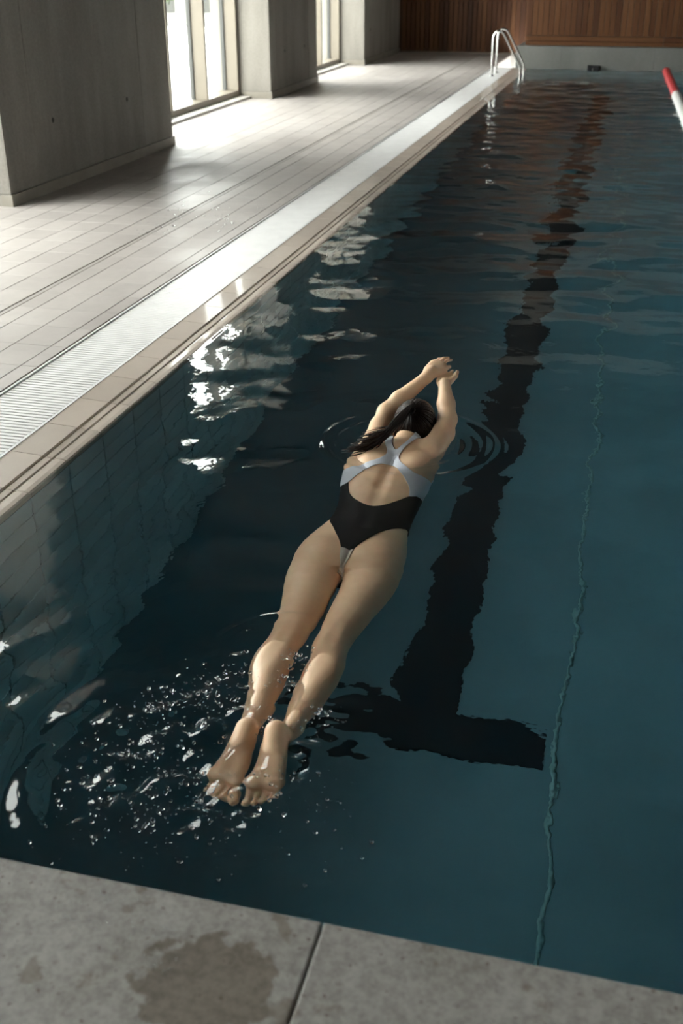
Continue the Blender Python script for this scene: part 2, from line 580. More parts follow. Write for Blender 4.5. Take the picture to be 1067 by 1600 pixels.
mb = MB(); mb.box(-3.262, -3.258, YN, YB, 0.0175, 0.031).box(-3.222, -3.218, YN, YB, 0.0175, 0.031)
mb.build('drain_edge', M_SKIRT, fl)
box('drain_cover', -3.254, -3.226, YN, YB, 0.0175, 0.028, M_TILE, fl)

fr_ = box('floor_right', POOL_X1 + 0.0, XR, YN, YB, -0.30, 0.03, M_TILE)
tag(fr_, 'deck on the right side of the pool', 'floor', kind='structure')

# near platform: pale stone slabs with a joint
pn = box('trim_near_platform', -2.24, XR, YN, 1.17, -0.28, 0.33, M_PLAT)
tag(pn, 'raised end platform of the pool the photographer stands on', 'platform', kind='structure')
xs = [-2.24, -0.34, 1.56, 3.46, 5.36, 7.26, XR]
for a, b in zip(xs[:-1], xs[1:]):
    box('slab', a + 0.0018, b - 0.0018, 0.0, 1.2, 0.33, 0.39, M_SLAB, pn, 0.004)
    box('slab', a + 0.0018, b - 0.0018, -2.0, -0.004, 0.33, 0.39, M_SLAB, pn, 0.004)

# far platform
pfar = box('trim_far_platform', -2.22, XR, POOL_Y1 + 0.012, YB, -0.28, 0.36, M_PLAT)
tag(pfar, 'raised grey concrete end block at the far end of the pool', 'platform', kind='structure')
xs = [-2.23, -2.13, -1.42, 0.18, 1.78, 3.38, 4.98, 6.58, XR]
for a, b in zip(xs[:-1], xs[1:]):
    box('concrete_panel', a + 0.003, b - 0.003, POOL_Y1 - 0.0, POOL_Y1 + 0.06, -0.10, 0.375, M_PLAT, pfar, 0.004)

# ------------------------------------------------------------ walls
wb = MB()
wb.box(-5.9, -2.1, YB, YB + 0.3, -0.3, CEIL).box(-2.1, XR, POOL_Y1 + 0.34, YB + 0.3, -0.3, CEIL)
wb = wb.build('wall_back', M_WALLC)
tag(wb, 'end wall clad with vertical dark wooden slats', 'wall', kind='structure')
WOODTOP = 3.0
def plank_me(w, h):
    v, f = bev_tile_vf(w, h, 0.02, 0.004)
    v = [(a, c * -1 - 0.0, b) for a, b, c in v]
    v = [(a, -0.02 + y if False else y, z) for a, y, z in v]
    f = [tuple(reversed(q)) for q in f]
    return mesh_of('wood_slat', [(a, y - 0.02, z) for a, y, z in v], f, M_WOOD)
pm1 = plank_me(0.092, WOODTOP - 0.05)
x = -5.0
while x < -2.15:
    inst('wood_slat', pm1, wb, (x + 0.048, YB - 0.001 - rnd.uniform(0, 0.006), 0.05 + (WOODTOP - 0.05) / 2)); x += 0.097
pm2 = plank_me(0.092, WOODTOP - 0.53)
yw = POOL_Y1 + 0.34
x = -2.1
while x < XR - 0.05:
    inst('wood_slat', pm2, wb, (x + 0.048, yw - 0.001 - rnd.uniform(0, 0.006), 0.53 + (WOODTOP - 0.53) / 2)); x += 0.097
x = -2.1
while x < XR - 0.1:
    w = min(2.4, XR - x)
    box('ledge_board', x + 0.003, x + w - 0.003, yw - 0.10, yw, 0.375, 0.44, M_WOOD, wb, 0.004)
    box('ledge_board', x + 0.003, x + w - 0.003, yw - 0.08, yw, 0.445, 0.525, M_WOOD, wb, 0.004)
    x += w
box('skirting', -5.0, -2.1, YB - 0.03, YB, 0.02, 0.06, M_SKIRT, wb)

wr = MB()
wr.box(XR, XR + 0.1, YN, YB + 0.3, -0.3, 2.4).box(XR, XR + 0.1, YN, YB + 0.3, 3.9, CEIL)
for a, b in ((YN, 4.5), (6.5, 9.5), (11.5, YB + 0.3)):
    wr.box(XR, XR + 0.1, a, b, 2.4, 3.9)
wr = wr.build('wall_right', M_WALLC)
tag(wr, 'concrete wall across the pool on the right side, two windows added for fill light', 'wall', kind='structure')
for a, b in ((4.5, 6.5), (9.5, 11.5)):  # two unseen high windows, added to throw fill light on the left pool wall
    box('fill_light_pane', XR + 0.04, XR + 0.048, a, b, 2.4, 3.9, M_GLASS, wr)
wf = box('wall_front', -5.9, XR + 0.3, YN - 0.3, YN, -0.3, CEIL, M_WALLC)
tag(wf, 'plain concrete wall behind the photographer', 'wall', kind='structure')
ce = box('ceiling', -6.0, XR + 0.3, YN - 0.3, YB + 0.3, CEIL, CEIL + 0.2, M_CEIL)
tag(ce, 'dark ceiling over the pool hall', 'ceiling', kind='structure')
wl = MB()
ys = [YN] + [v for b in BAYS for v in b] + [YB]
for a, b in zip(ys[0::2], ys[1::2]):
    wl.box(-5.78, -5.70, a, b, -0.3, CEIL)
for a, b in BAYS:
    wl.box(-5.78, -5.56, a, b, -0.3, 0.035).box(-5.78, -5.45, a, b, WIN_H + 0.1, CEIL)
wl = wl.build('wall_left', M_WALLC)
tag(wl, 'concrete outer wall with tall windows along the deck', 'wall', kind='structure')

# pillars: core + formwork panels proud of it, tie holes, skirting
def pillar(n, fx, y0, y1, joints, holes, lab):
    p = box('pillar', -5.70, fx - 0.012, y0 + 0.012, y1 - 0.012, 0.0, CEIL, M_PILLAR)
    tag(p, lab, 'pillar', kind='structure')
    yy = [y0] + joints + [y1]
    for a, b in zip(yy[:-1], yy[1:]):
        box('concrete_panel', fx - 0.012, fx, a + (0.003 if a != y0 else 0.0), b - (0.003 if b != y1 else 0.0), 0.12, CEIL, M_PILLAR, p, 0.0015)
    box('concrete_panel', -5.70, fx - 0.013, y0, y0 + 0.012, 0.12, CEIL, M_PILLAR, p, 0.0015)
    box('concrete_panel', -5.70, fx - 0.013, y1 - 0.012, y1, 0.12, CEIL, M_PILLAR, p, 0.0015)
    for (hy, hz) in holes:
        v, f = [], []
        for k in range(12):
            w = 2 * math.pi * k / 12
            v.append((fx + 0.0006, hy + 0.022 * math.cos(w), hz + 0.022 * math.sin(w)))
            v.append((fx - 0.008, hy + 0.014 * math.cos(w), hz + 0.014 * math.sin(w)))
        for k in range(12):
            k2 = (k + 1) % 12
            f.append((2 * k, 2 * k2, 2 * k2 + 1, 2 * k + 1))
        f.append(tuple(2 * k + 1 for k in range(12)))
        f.append(tuple(2 * k for k in range(12)))
        link_mesh('tie_hole', v, f, M_HOLE, p)
    box('skirting', -5.50, fx + 0.018, y0 - 0.018, y1 + 0.018, 0.028, 0.118, M_SKIRT, p, 0.004)
    return p
pillar(0, -4.65, -8.0 + 3.0, -3.0, [], [], 'concrete pillar at the start of the deck behind the camera')
pillar(1, -4.65, 0.5, 3.5, [1.5], [(1.0, 0.58), (2.5, 0.58)], 'concrete pillar beside the photographer, left of the frame')
pillar(2, -4.65, 7.8, 11.1, [8.27, 10.40], [(8.60, 0.575), (10.06, 0.585), (8.62, 1.9), (10.06, 1.9)], 'nearest wide grey concrete pillar at the left edge of the photo')
pillar(3, -4.95, 15.4, 17.8, [15.7, 17.3], [(16.1, 0.60), (17.1, 0.60)], 'middle concrete pillar between the two windows')
pillar(4, -4.95, 21.0, YB, [22.4], [(21.5, 0.6)], 'farthest concrete pillar beside the wooden end wall')

# windows
def window(n, y0, y1, vis):
    w = empty('window_%d' % n, (-5.6, (y0 + y1) / 2, 0))
    tag(w, vis, 'window', kind='structure')
    off = (5.6, -(y0 + y1) / 2, 0)
    def wbx(name, *a, mat=M_FRAME, bev=0.004):
        o = box(name, *a, mat, w, bev); o.location = off; return o
    xo, xi = -5.60, -5.40
    wbx('bottom_rail', xo, xi, y0, y1, 0.062, 0.135)
    wbx('top_rail', xo, xi, y0, y1, WIN_H, WIN_H + 0.1)
    ms = []
    y = y1 - 0.07
    while y > y0 + 0.2:
        ms.append(y); y -= 1.21
    ms.append(y0 + 0.01)
    for m in ms:
        wbx('mullion', xo, xi, m, m + 0.055, 0.135, WIN_H)
        wbx('gasket', xo - 0.02, xo + 0.03, m - 0.022, m - 0.001, 0.135, WIN_H, mat=M_GASKET, bev=0.0)
        wbx('gasket', xo - 0.02, xo + 0.03, m + 0.056, m + 0.066, 0.135, WIN_H, mat=M_GASKET, bev=0.0)
    ms = sorted(ms)
    for a, b in zip(ms[:-1], ms[1:]):
        wbx('pane', xo + 0.0, xo + 0.008, a + 0.056, b - 0.001, 0.136, WIN_H - 0.001, mat=M_GLASS, bev=0.0)
    wbx('window_sill', -5.70, -5.24, y0 + 0.02, y1 - 0.02, 0.030, 0.062, mat=M_SILL)
labs = ['window bay behind the photographer', 'tall window bay before the nearest pillar, seen only mirrored in the water',
        'nearest tall window with beige frame beside the nearest pillar', 'far narrow window between middle and farthest pillar']
for i, (a, b) in enumerate(BAYS):
    window(i + 1, a, b, labs[i])

# ------------------------------------------------------------ outdoors
og2 = tag(box('ground_outside', XR + 0.1, 60, -40, 80, -0.3, -0.02, M_OUTG), 'pale ground outside beyond the right wall', 'ground', kind='structure')
og = box('ground_outside', -80, -5.78, -40, 120, -0.3, -0.02, M_OUTG)
tag(og, 'pale paved ground outside the windows', 'ground', kind='structure')
ow = empty('low_building', (-14.0, 34, 0))
tag(ow, 'low grey building outside, seen through the nearest window', 'building')
box('wall', -19.0, -11.6, 34, 38, 0, 1.2, M_OUTW, ow).location = (14.0, -34, 0)
box('roof', -19.2, -11.4, 33.8, 38.2, 1.2, 1.4, M_OUTG, ow).location = (14.0, -34, 0)
for k in range(4):
    box('window_opening', -18.4 + k * 1.7, -17.3 + k * 1.7, 33.97, 34.0, 0.35, 0.95, M_GASKET, ow).location = (14.0, -34, 0)
def tree(x, y, h, r, seed, lab):
    rr = random.Random(seed)
    t = empty('tree', (x, y, -0.02))
    tag(t, lab, 'tree', 'trees outside the window')
    v, f = tube_vf([(0, 0, 0), (0.05, 0, h * 0.5), (0, 0.05, h)], [0.12, 0.09, 0.03], 8)
    link_mesh('trunk', v, f, M_BARK, t, True)
    mb = MB()
    for k in range(900):
        d = Vector((rr.gauss(0, 1), rr.gauss(0, 1), rr.gauss(0, 1))).normalized() * (r * rr.uniform(0.55, 1.0))
        c = Vector((0, 0, h)) + Vector((d.x, d.y, d.z * 0.8))
        a = Vector((rr.gauss(0, 1), rr.gauss(0, 1), rr.gauss(0, 1))).normalized() * 0.13
        b = a.orthogonal().normalized() * 0.08
        mb.add([tuple(c - a), tuple(c + b), tuple(c + a), tuple(c - b)], [(0, 1, 2, 3)])
    o = mb.build('foliage', M_LEAF, t); tag(o, kind='stuff')
tree(-13.6, 31.5, 1.6, 1.2, 1, 'green tree outside in front of the low building')
tree(-16.9, 32.0, 2.0, 1.3, 2, 'taller green tree outside left of the low building')

# ------------------------------------------------------------ ladder rails
lad = empty('pool_ladder', (-2.2, 19.8, 0))
tag(lad, 'stainless steel pool ladder with two curved handrails at the far left', 'ladder')
for yy in (19.5, 20.1):
    pts = [(-2.42, yy, 0.02), (-2.42, yy, 0.30), (-2.42, yy, 0.58), (-2.40, yy, 0.66), (-2.35, yy, 0.705), (-2.29, yy, 0.70), (-2.235, yy, 0.64),
           (-2.10, yy, 0.41), (-1.98, yy, 0.20), (-1.955, yy, 0.12), (-1.95, yy, 0.0), (-1.95, yy, -0.5), (-1.95, yy, -1.1)]
    v, f = tube_vf(catmull(pts, 5), 0.020, 12)
    o = link_mesh('handrail', v, f, M_STEEL, lad, True); o.location = (2.2, -19.8, 0)
    v, f = tube_vf([(-2.42, yy, 0.019), (-2.42, yy, 0.028), (-2.42, yy, 0.036)], [0.045, 0.045, 0.024], 16)
    o = link_mesh('flange', v, f, M_STEEL, lad, True); o.location = (2.2, -19.8, 0)
for zz in (-0.3, -0.6, -0.9):
    o = box('step', -1.985, -1.915, 19.52, 20.08, zz - 0.015, zz + 0.015, M_STEEL, lad, 0.004); o.location = (2.2, -19.8, 0)

# wall marker
mk = empty('wall_marker', (-0.85, POOL_Y1, 0.0))
tag(mk, 'small black square bracket on the far concrete end block at water level', 'bracket')
o = box('plate', -0.10, 0.10, -0.09, -0.001, -0.12, 0.080, M_BLACK, mk, 0.006)
o = box('hook', -0.015, 0.015, -0.105, -0.085, -0.02, 0.02, M_STEEL, mk, 0.003)

# lane rope: floats strung on a cable
lr = empty('lane_rope', (0.45, 12, 0))
tag(lr, 'red and white floating lane rope at the right edge of the pool view', 'lane rope')
def rope_x(y): return 0.40 + (21.2 - y) * 0.0265
v, f = tube_vf([(rope_x(y) - 0.45, y - 12, 0.012) for y in (1.3, 8, 15, 21.25)], 0.006, 6)
link_mesh('cable', v, f, M_STEEL, lr)
def float_me(mat):
    pr = [(-0.046, 0.012), (-0.046, 0.045), (-0.040, 0.062), (-0.020, 0.066), (0.020, 0.066), (0.040, 0.062), (0.046, 0.045), (0.046, 0.012)]
    v, f = [], []
    n = 12
    for (a, r_) in pr:
        for k in range(n):
            w = 2 * math.pi * k / n
            v.append((r_ * math.cos(w), a, r_ * math.sin(w)))
    for i in range(len(pr) - 1):
        for k in range(n):
            k2 = (k + 1) % n
            f.append((i * n + k, (i + 1) * n + k, (i + 1) * n + k2, i * n + k2))
    f.append(tuple(range(n))); f.append(tuple(reversed([(len(pr) - 1) * n + k for k in range(n)])))
    me = mesh_of('float_disc', v, f, mat)
    me.polygons.foreach_set('use_smooth', [True] * len(me.polygons))
    return me
fr, fwh = float_me(M_RED), float_me(M_WHITE)
y = 21.1
while y > 1.4:
    red = (y > 17.3) or (y < 5.3)
    inst('float_disc', fr if red else fwh, lr, (rope_x(y) - 0.45, y - 12, 0.012 + rnd.uniform(-0.002, 0.002))); y -= 0.098

# ------------------------------------------------------------ water surface
def wave(X, Y):
    H = np.zeros_like(X)
    rs = np.random.RandomState(5)
    # long soft swell and ripples, longer crests across the pool
    calm = 0.55 + 0.75 * np.clip((Y - 3.0) / 6.0, 0, 1)
    calm = calm * (0.35 + 0.65 * np.clip((X + 2.2) / 0.8, 0, 1))
    for i in range(46):
        lam = 0.16 * (1.0 + 5.0 * rs.rand() ** 1.6)
        th = math.pi / 2 + rs.normal(0, 0.75)
        k = 2 * math.pi / lam
        sl = 0.0115 * rs.uniform(0.5, 1.2)
        H += calm * (sl / k) * np.cos(k * (X * math.cos(th) + Y * math.sin(th)) + rs.uniform(0, 6.28))
    far = np.clip((Y - 5.0) / 5.0, 0, 1) * np.clip((X + 2.2) / 0.5, 0.1, 1)
    for i in range(30):
        lam = 0.12 + 0.22 * rs.rand()
        th = math.pi / 2 + rs.normal(0, 0.45)
        k = 2 * math.pi / lam
        H += far * (0.011 / k) * np.cos(k * (X * math.cos(th) + Y * math.sin(th)) + rs.uniform(0, 6.28))
    # rings spreading from head and shoulders
    for (cx, cy_, r0, w, lam, A, a0, a1) in ((-0.75, 4.02, 0.34, 0.040, 0.085, 0.0040, 0, 0), (-0.78, 4.00, 0.26, 0.035, 0.06, 0.0028, 0, 0),
                                             (-0.75, 4.1, 0.52, 0.08, 0.12, 0.0010, 0, 0), (-0.80, 2.45, 0.20, 0.03, 0.06, 0.0035, 0, 0),
                                             (-0.80, 1.95, 0.46, 0.15, 0.135, 0.0046, 0, 0), (-0.80, 1.98, 0.80, 0.12, 0.20, 0.0016, 0, 0),
                                             (-0.79, 2.3, 1.15, 0.16, 0.26, 0.0010, 0, 0)):
        r_ = np.hypot(X - cx, Y - cy_)
        ang = np.arctan2(Y - cy_, X - cx)
        mod = 0.5 + 0.5 * np.sin(2 * ang + r0 * 9 + 2.2) + 0.3 * np.sin(7 * ang + 1)
        if cy_ > 3: mod = 0.75 + 0.35 * np.sin(2 * ang + r0 * 20) + 0.3 * np.sin(7 * ang + 1)
        if cy_ < 3: mod = mod * (0.12 + 0.88 * np.clip((-0.62 - X) / 0.2, 0, 1))
        H += A * mod * np.exp(-((r_ - r0) / w) ** 2) * np.cos(2 * math.pi * (r_ - r0) / lam)
    # churned water round the feet
    env = np.exp(-(((X + 0.84) / 0.28) ** 2 + ((Y - 1.98) / 0.33) ** 2) ** 1.3)
    env2 = np.exp(-(((X + 0.76) / 0.17) ** 2 + ((Y - 2.35) / 0.25) ** 2))
    ch = np.zeros_like(X)
    for i in range(70):
        lam = 0.045 + 0.11 * rs.rand() ** 1.5
        th = rs.uniform(0, 2 * math.pi)
        k = 2 * math.pi / lam
        ch += (0.050 / k) * np.cos(k * (X * math.cos(th) + Y * math.sin(th)) + rs.uniform(0, 6.28))
    H += ch * (env * 1.5 + env2 * 0.35)
    # little wash against the shoulders
    env3 = np.exp(-(((X + 0.78) / 0.24) ** 2 + ((Y - 3.98) / 0.20) ** 2))
    H += ch * env3 * 0.12
    return H

def spaced(a, segs):
    out = [a]
    for end, step0, step1 in segs:
        s0 = out[-1]; L_ = end - s0
        x_ = s0
        while x_ < end - 1e-6:
            t = (x_ - s0) / L_
            x_ = min(end, x_ + step0 + (step1 - step0) * t)
            out.append(x_)
    return np.array(out)
gx = spaced(-2.035, [(-1.3, 0.012, 0.009), (-0.35, 0.0075, 0.0075), (0.5, 0.010, 0.03), (POOL_X1 + 0.05, 0.05, 0.2)])
gy = spaced(POOL_Y0 - 0.03, [(1.5, 0.02, 0.009), (2.75, 0.0075, 0.0075), (4.6, 0.009, 0.012), (9.0, 0.015, 0.022), (POOL_Y1 + 0.03, 0.022, 0.032)])
XX, YY = np.meshgrid(gx, gy)
ZZ = wave(XX, YY)
ZZ = np.where(XX < -1.99, np.minimum(ZZ, 0.001), ZZ)
nx, ny = len(gx), len(gy)
V = np.stack([XX.ravel(), YY.ravel(), ZZ.ravel()], 1)
ii = np.arange(nx * ny).reshape(ny, nx)
F = np.stack([ii[:-1, :-1].ravel(), ii[:-1, 1:].ravel(), ii[1:, 1:].ravel(), ii[1:, :-1].ravel()], 1)
# skirt down to the bottom so that the water is one closed body
rim = np.concatenate([ii[0, :], ii[1:, -1], ii[-1, -2::-1], ii[-2:0:-1, 0]])
nb = len(V)
low = V[rim].copy(); low[:, 2] = -DEPTH - 0.05
V2 = np.concatenate([V, low])
m_ = len(rim)
SF = [(int(rim[(k + 1) % m_]), int(rim[k]), nb + k, nb + (k + 1) % m_) for k in range(m_)]
BF = [tuple(nb + k for k in range(m_ - 1, -1, -1))]
me = bpy.data.meshes.new('pool_water')
nq = len(F) + len(SF)
loops = np.concatenate([F.ravel(), np.array(SF).ravel(), np.array(BF[0])]).astype(np.int32)
starts = np.concatenate([np.arange(nq) * 4, [nq * 4]]).astype(np.int32)
totals = np.concatenate([np.full(nq, 4), [m_]]).astype(np.int32)
me.vertices.add(len(V2)); me.vertices.foreach_set('co', V2.astype(np.float32).ravel())
me.loops.add(len(loops)); me.loops.foreach_set('vertex_index', loops)
me.polygons.add(nq + 1); me.polygons.foreach_set('loop_start', starts); me.polygons.foreach_set('loop_total', totals)
sm = np.zeros(nq + 1, bool); sm[:len(F)] = True
me.update(calc_edges=True); me.validate()
me.polygons.foreach_set('use_smooth', sm)
me.materials.append(M_WATER)
wo = bpy.data.objects.new('water', me); C.objects.link(wo)
tag(wo, 'dark rippled teal water filling the pool', 'water', kind='structure')

# ------------------------------------------------------------ the swimmer: one signed-distance body
#BODY
VX = 0.0045
BX0, BY0, BZ0 = -1.13, 1.78, -0.36
NX, NY, NZ = int(0.72 / VX), int(2.90 / VX), int(0.62 / VX)
SD = np.full((NX, NY, NZ), 0.5, np.float32)

def region(lo, hi, pad=0.05):
    i0 = [max(0, int((l - pad - b) / VX)) for l, b in zip(lo, (BX0, BY0, BZ0))]
    i1 = [min(n, int((h + pad - b) / VX) + 2) for h, b, n in zip(hi, (BX0, BY0, BZ0), (NX, NY, NZ))]
    sl = tuple(slice(a, b) for a, b in zip(i0, i1))
    ax = [(np.arange(a, b) * VX + o).astype(np.float32) for a, b, o in zip(i0, i1, (BX0, BY0, BZ0))]
    X, Y, Z = np.meshgrid(*ax, indexing='ij', sparse=True)
    return sl, X, Y, Z

def smin(a, b, k):
    h = np.clip(0.5 + 0.5 * (b - a) / k, 0, 1)
    return b * (1 - h) + a * h - k * h * (1 - h)

def put(sl, d, k):
    SD[sl] = smin(SD[sl], d.astype(np.float32), k)

def cut(sl, d, k):
    SD[sl] = -smin(-SD[sl], d.astype(np.float32), k)

def cap_d(X, Y, Z, a, b, ra, rb, flat=None):
    """tapered capsule; flat=(direction, factor) squashes the section along a direction"""
    a = np.array(a, float); b = np.array(b, float)
    ab = b - a; L2 = ab.dot(ab)
    px, py, pz = X - a[0], Y - a[1], Z - a[2]
    t = np.clip((px * ab[0] + py * ab[1] + pz * ab[2]) / L2, 0, 1)
    qx, qy, qz = px - t * ab[0], py - t * ab[1], pz - t * ab[2]
    r = ra + (rb - ra) * t
    if flat is not None:
        n = np.array(flat[0], float); n /= np.linalg.norm(n)
        c = qx * n[0] + qy * n[1] + qz * n[2]
        d2 = qx * qx + qy * qy + qz * qz + c * c * (1 / flat[1] ** 2 - 1)
        return (np.sqrt(d2) - r) * (0.5 + 0.5 * flat[1])
    return np.sqrt(qx * qx + qy * qy + qz * qz) - r

def cap(a, b, ra, rb, k=0.02, flat=None):
    lo = np.minimum(a, b) - max(ra, rb); hi = np.maximum(a, b) + max(ra, rb)
    sl, X, Y, Z = region(lo, hi)
    put(sl, cap_d(X, Y, Z, a, b, ra, rb, flat), k)

def ell_d(X, Y, Z, c, r, rotx=0.0, rotz=0.0):
    px, py, pz = X - c[0], Y - c[1], Z - c[2]
    if rotz:
        co, si = math.cos(rotz), math.sin(rotz)
        px, py = co * px + si * py, -si * px + co * py
    if rotx:
        co, si = math.cos(rotx), math.sin(rotx)
        py, pz = co * py + si * pz, -si * py + co * pz
    q = np.sqrt((px / r[0]) ** 2 + (py / r[1]) ** 2 + (pz / r[2]) ** 2)
    return (q - 1) * min(r)

def ell(c, r, k=0.02, rotx=0.0, rotz=0.0, sub=False):
    m = max(r)
    sl, X, Y, Z = region([v - m for v in c], [v + m for v in c])
    d = ell_d(X, Y, Z, c, r, rotx, rotz)
    (cut if sub else put)(sl, d, k)

def loft(rows, k=0.02, power=2.0):
    """rows: (y, xc, zc, rx, rz) - an elliptical body running along y"""
    rows = sorted(rows)
    D = np.array(catmull(rows, 8))
    ys = D[:, 0]
    lo = [D[:, 1].min() - D[:, 3].max(), ys[0], D[:, 2].min() - D[:, 4].max()]
    hi = [D[:, 1].max() + D[:, 3].max(), ys[-1], D[:, 2].max() + D[:, 4].max()]
    sl, X, Y, Z = region(lo, hi)
    yy = Y[0, :, 0]
    xc, zc, rx, rz = (np.interp(yy, ys, D[:, i])[None, :, None].astype(np.float32) for i in (1, 2, 3, 4))
    over = np.maximum(np.maximum(ys[0] - Y, Y - ys[-1]), 0)
    q = (np.abs((X - xc) / rx) ** power + np.abs((Z - zc) / rz) ** power) ** (1 / power)
    d = (q - 1) * np.minimum(rx, rz)
    d = np.where(over > 0, np.sqrt(np.maximum(d, 0) ** 2 + over ** 2) + np.minimum(d, 0) * 0, d)
    put(sl, d, k)

# torso, running from the hips (y 3.0) to the shoulders (y 4.0)
loft([(3.02, -0.773, -0.150, 0.165, 0.085), (3.10, -0.774, -0.145, 0.182, 0.105), (3.20, -0.779, -0.142, 0.184, 0.100), (3.30, -0.776, -0.138, 0.163, 0.088),
      (3.40, -0.768, -0.130, 0.140, 0.080), (3.50, -0.768, -0.122, 0.141, 0.082), (3.62, -0.776, -0.110, 0.156, 0.090),
      (3.74, -0.782, -0.095, 0.171, 0.096), (3.84, -0.784, -0.078, 0.180, 0.094), (3.92, -0.780, -0.060, 0.168, 0.082), (3.99, -0.770, -0.040, 0.115, 0.062)], 0.01, 2.25)
# glutes, with the cleft between
ell((-0.862, 3.115, -0.100), (0.088, 0.105, 0.078), 0.03)
ell((-0.688, 3.120, -0.100), (0.088, 0.105, 0.078), 0.03)
# legs: (y, xc, zc, rx, rz)
loft([(3.10, -0.865, -0.145, 0.092, 0.100), (3.00, -0.866, -0.142, 0.090, 0.092), (2.91, -0.857, -0.130, 0.082, 0.084), (2.79, -0.842, -0.112, 0.070, 0.073), (2.66, -0.832, -0.088, 0.059, 0.063),
      (2.56, -0.829, -0.068, 0.054, 0.057), (2.47, -0.832, -0.056, 0.053, 0.058), (2.38, -0.822, -0.046, 0.052, 0.059), (2.29, -0.806, -0.040, 0.044, 0.050),
      (2.20, -0.796, -0.034, 0.035, 0.040), (2.13, -0.790, -0.028, 0.028, 0.034), (2.08, -0.788, -0.024, 0.029, 0.034)], 0.018)
loft([(3.10, -0.682, -0.145, 0.092, 0.100), (3.00, -0.676, -0.142, 0.090, 0.092), (2.90, -0.680, -0.132, 0.080, 0.084), (2.79, -0.688, -0.114, 0.069, 0.073), (2.66, -0.694, -0.092, 0.058, 0.063),
      (2.56, -0.693, -0.074, 0.053, 0.057), (2.46, -0.680, -0.062, 0.053, 0.058), (2.37, -0.679, -0.052, 0.050, 0.058), (2.28, -0.681, -0.044, 0.043, 0.050),
      (2.20, -0.684, -0.036, 0.034, 0.040), (2.14, -0.689, -0.028, 0.028, 0.034), (2.09, -0.696, -0.020, 0.029, 0.034)], 0.018)
# knee hollows, calf muscle heads
for (kx, kz, ky) in ((-0.830, 0.010, 2.60), (-0.694, 0.004, 2.60)):
    ell((kx, ky, kz), (0.016, 0.060, 0.022), 0.02, sub=True)
ell((-0.850, 2.43, -0.030), (0.028, 0.085, 0.032), 0.02); ell((-0.806, 2.42, -0.028), (0.028, 0.080, 0.032), 0.02)
ell((-0.700, 2.42, -0.036), (0.028, 0.085, 0.032), 0.02); ell((-0.660, 2.41, -0.036), (0.027, 0.080, 0.032), 0.02)
# cleft, under-glute folds, spine groove, shoulder blades
sl, X, Y, Z = region((-0.80, 2.98, -0.12), (-0.75, 3.22, 0.0))
cut(sl, cap_d(X, Y, Z, (-0.775, 3.00, -0.075), (-0.775, 3.19, -0.022), 0.008, 0.004), 0.018)
for s, xx in ((-1, -0.856), (1, -0.690)):
    sl, X, Y, Z = region((xx - 0.07, 2.98, -0.12), (xx + 0.07, 3.06, 0.02))
    cut(sl, cap_d(X, Y, Z, (xx - 0.042, 3.014, -0.045), (xx + 0.042, 3.020, -0.043), 0.005, 0.005), 0.014)
sl, X, Y, Z = region((-0.80, 3.3, -0.12), (-0.74, 3.9, 0.05))
cut(sl, cap_d(X, Y, Z, (-0.771, 3.30, -0.040), (-0.776, 3.62, -0.013), 0.007, 0.010), 0.035)
cut(sl, cap_d(X, Y, Z, (-0.776, 3.62, -0.013), (-0.776, 3.86, 0.024), 0.010, 0.008), 0.035)
ell((-0.862, 3.83, -0.018), (0.052, 0.085, 0.040), 0.03, rotz=0.35)
ell((-0.690, 3.84, -0.018), (0.052, 0.085, 0.040), 0.03, rotz=-0.35)
# bust, belly side (under water, turned down)
ell((-0.845, 3.74, -0.165), (0.062, 0.062, 0.045), 0.03)
ell((-0.705, 3.74, -0.165), (0.062, 0.062, 0.045), 0.03)
# neck and shoulder slopes
cap((-0.765, 3.93, -0.030), (-0.755, 4.08, 0.010), 0.058, 0.052, 0.03)
cap((-0.775, 3.93, -0.025), (-0.885, 3.97, -0.030), 0.050, 0.052, 0.03)
cap((-0.765, 3.93, -0.025), (-0.665, 3.98, -0.025), 0.050, 0.054, 0.03)
# arms
cap((-0.893, 3.945, -0.030), (-0.892, 4.120, 0.012), 0.056, 0.042, 0.025)
cap((-0.892, 4.120, 0.012), (-0.884, 4.205, 0.045), 0.042, 0.037, 0.02)
cap((-0.884, 4.205, 0.045), (-0.840, 4.262, 0.085), 0.038, 0.036, 0.02)
cap((-0.840, 4.262, 0.085), (-0.742, 4.345, 0.165), 0.036, 0.025, 0.02)
cap((-0.655, 3.960, -0.025), (-0.624, 4.100, 0.020), 0.058, 0.044, 0.025)
cap((-0.624, 4.100, 0.020), (-0.622, 4.180, 0.050), 0.043, 0.038, 0.02)
cap((-0.622, 4.180, 0.050), (-0.640, 4.245, 0.092), 0.038, 0.035, 0.02)
cap((-0.640, 4.245, 0.092), (-0.663, 4.325, 0.150), 0.035, 0.025, 0.02)
# right hand: palm up under the left hand, fingers forward
PR = [(-0.663, 4.325, 0.150), (-0.668, 4.400, 0.150)]
cap((-0.668, 4.345, 0.150), (-0.668, 4.405, 0.148), 0.034, 0.038, 0.012, ((0.1, -0.3, 1), 0.42))
for (bx, ly, dx, r_) in ((-0.700, 0.068, -0.014, 0.0070), (-0.681, 0.078, -0.005, 0.0076), (-0.661, 0.074, 0.004, 0.0076), (-0.643, 0.060, 0.010, 0.0070)):
    p0 = (bx, 4.425, 0.148); p1 = (bx + dx * 0.5, 4.425 + ly * 0.5, 0.151); p2 = (bx + dx, 4.425 + ly, 0.147)
    cap(p0, p1, r_ * 1.08, r_, 0.005); cap(p1, p2, r_, r_ * 0.85, 0.004)
cap((-0.645, 4.360, 0.150), (-0.628, 4.400, 0.160), 0.013, 0.011, 0.008); cap((-0.628, 4.400, 0.160), (-0.626, 4.432, 0.168), 0.011, 0.009, 0.004)
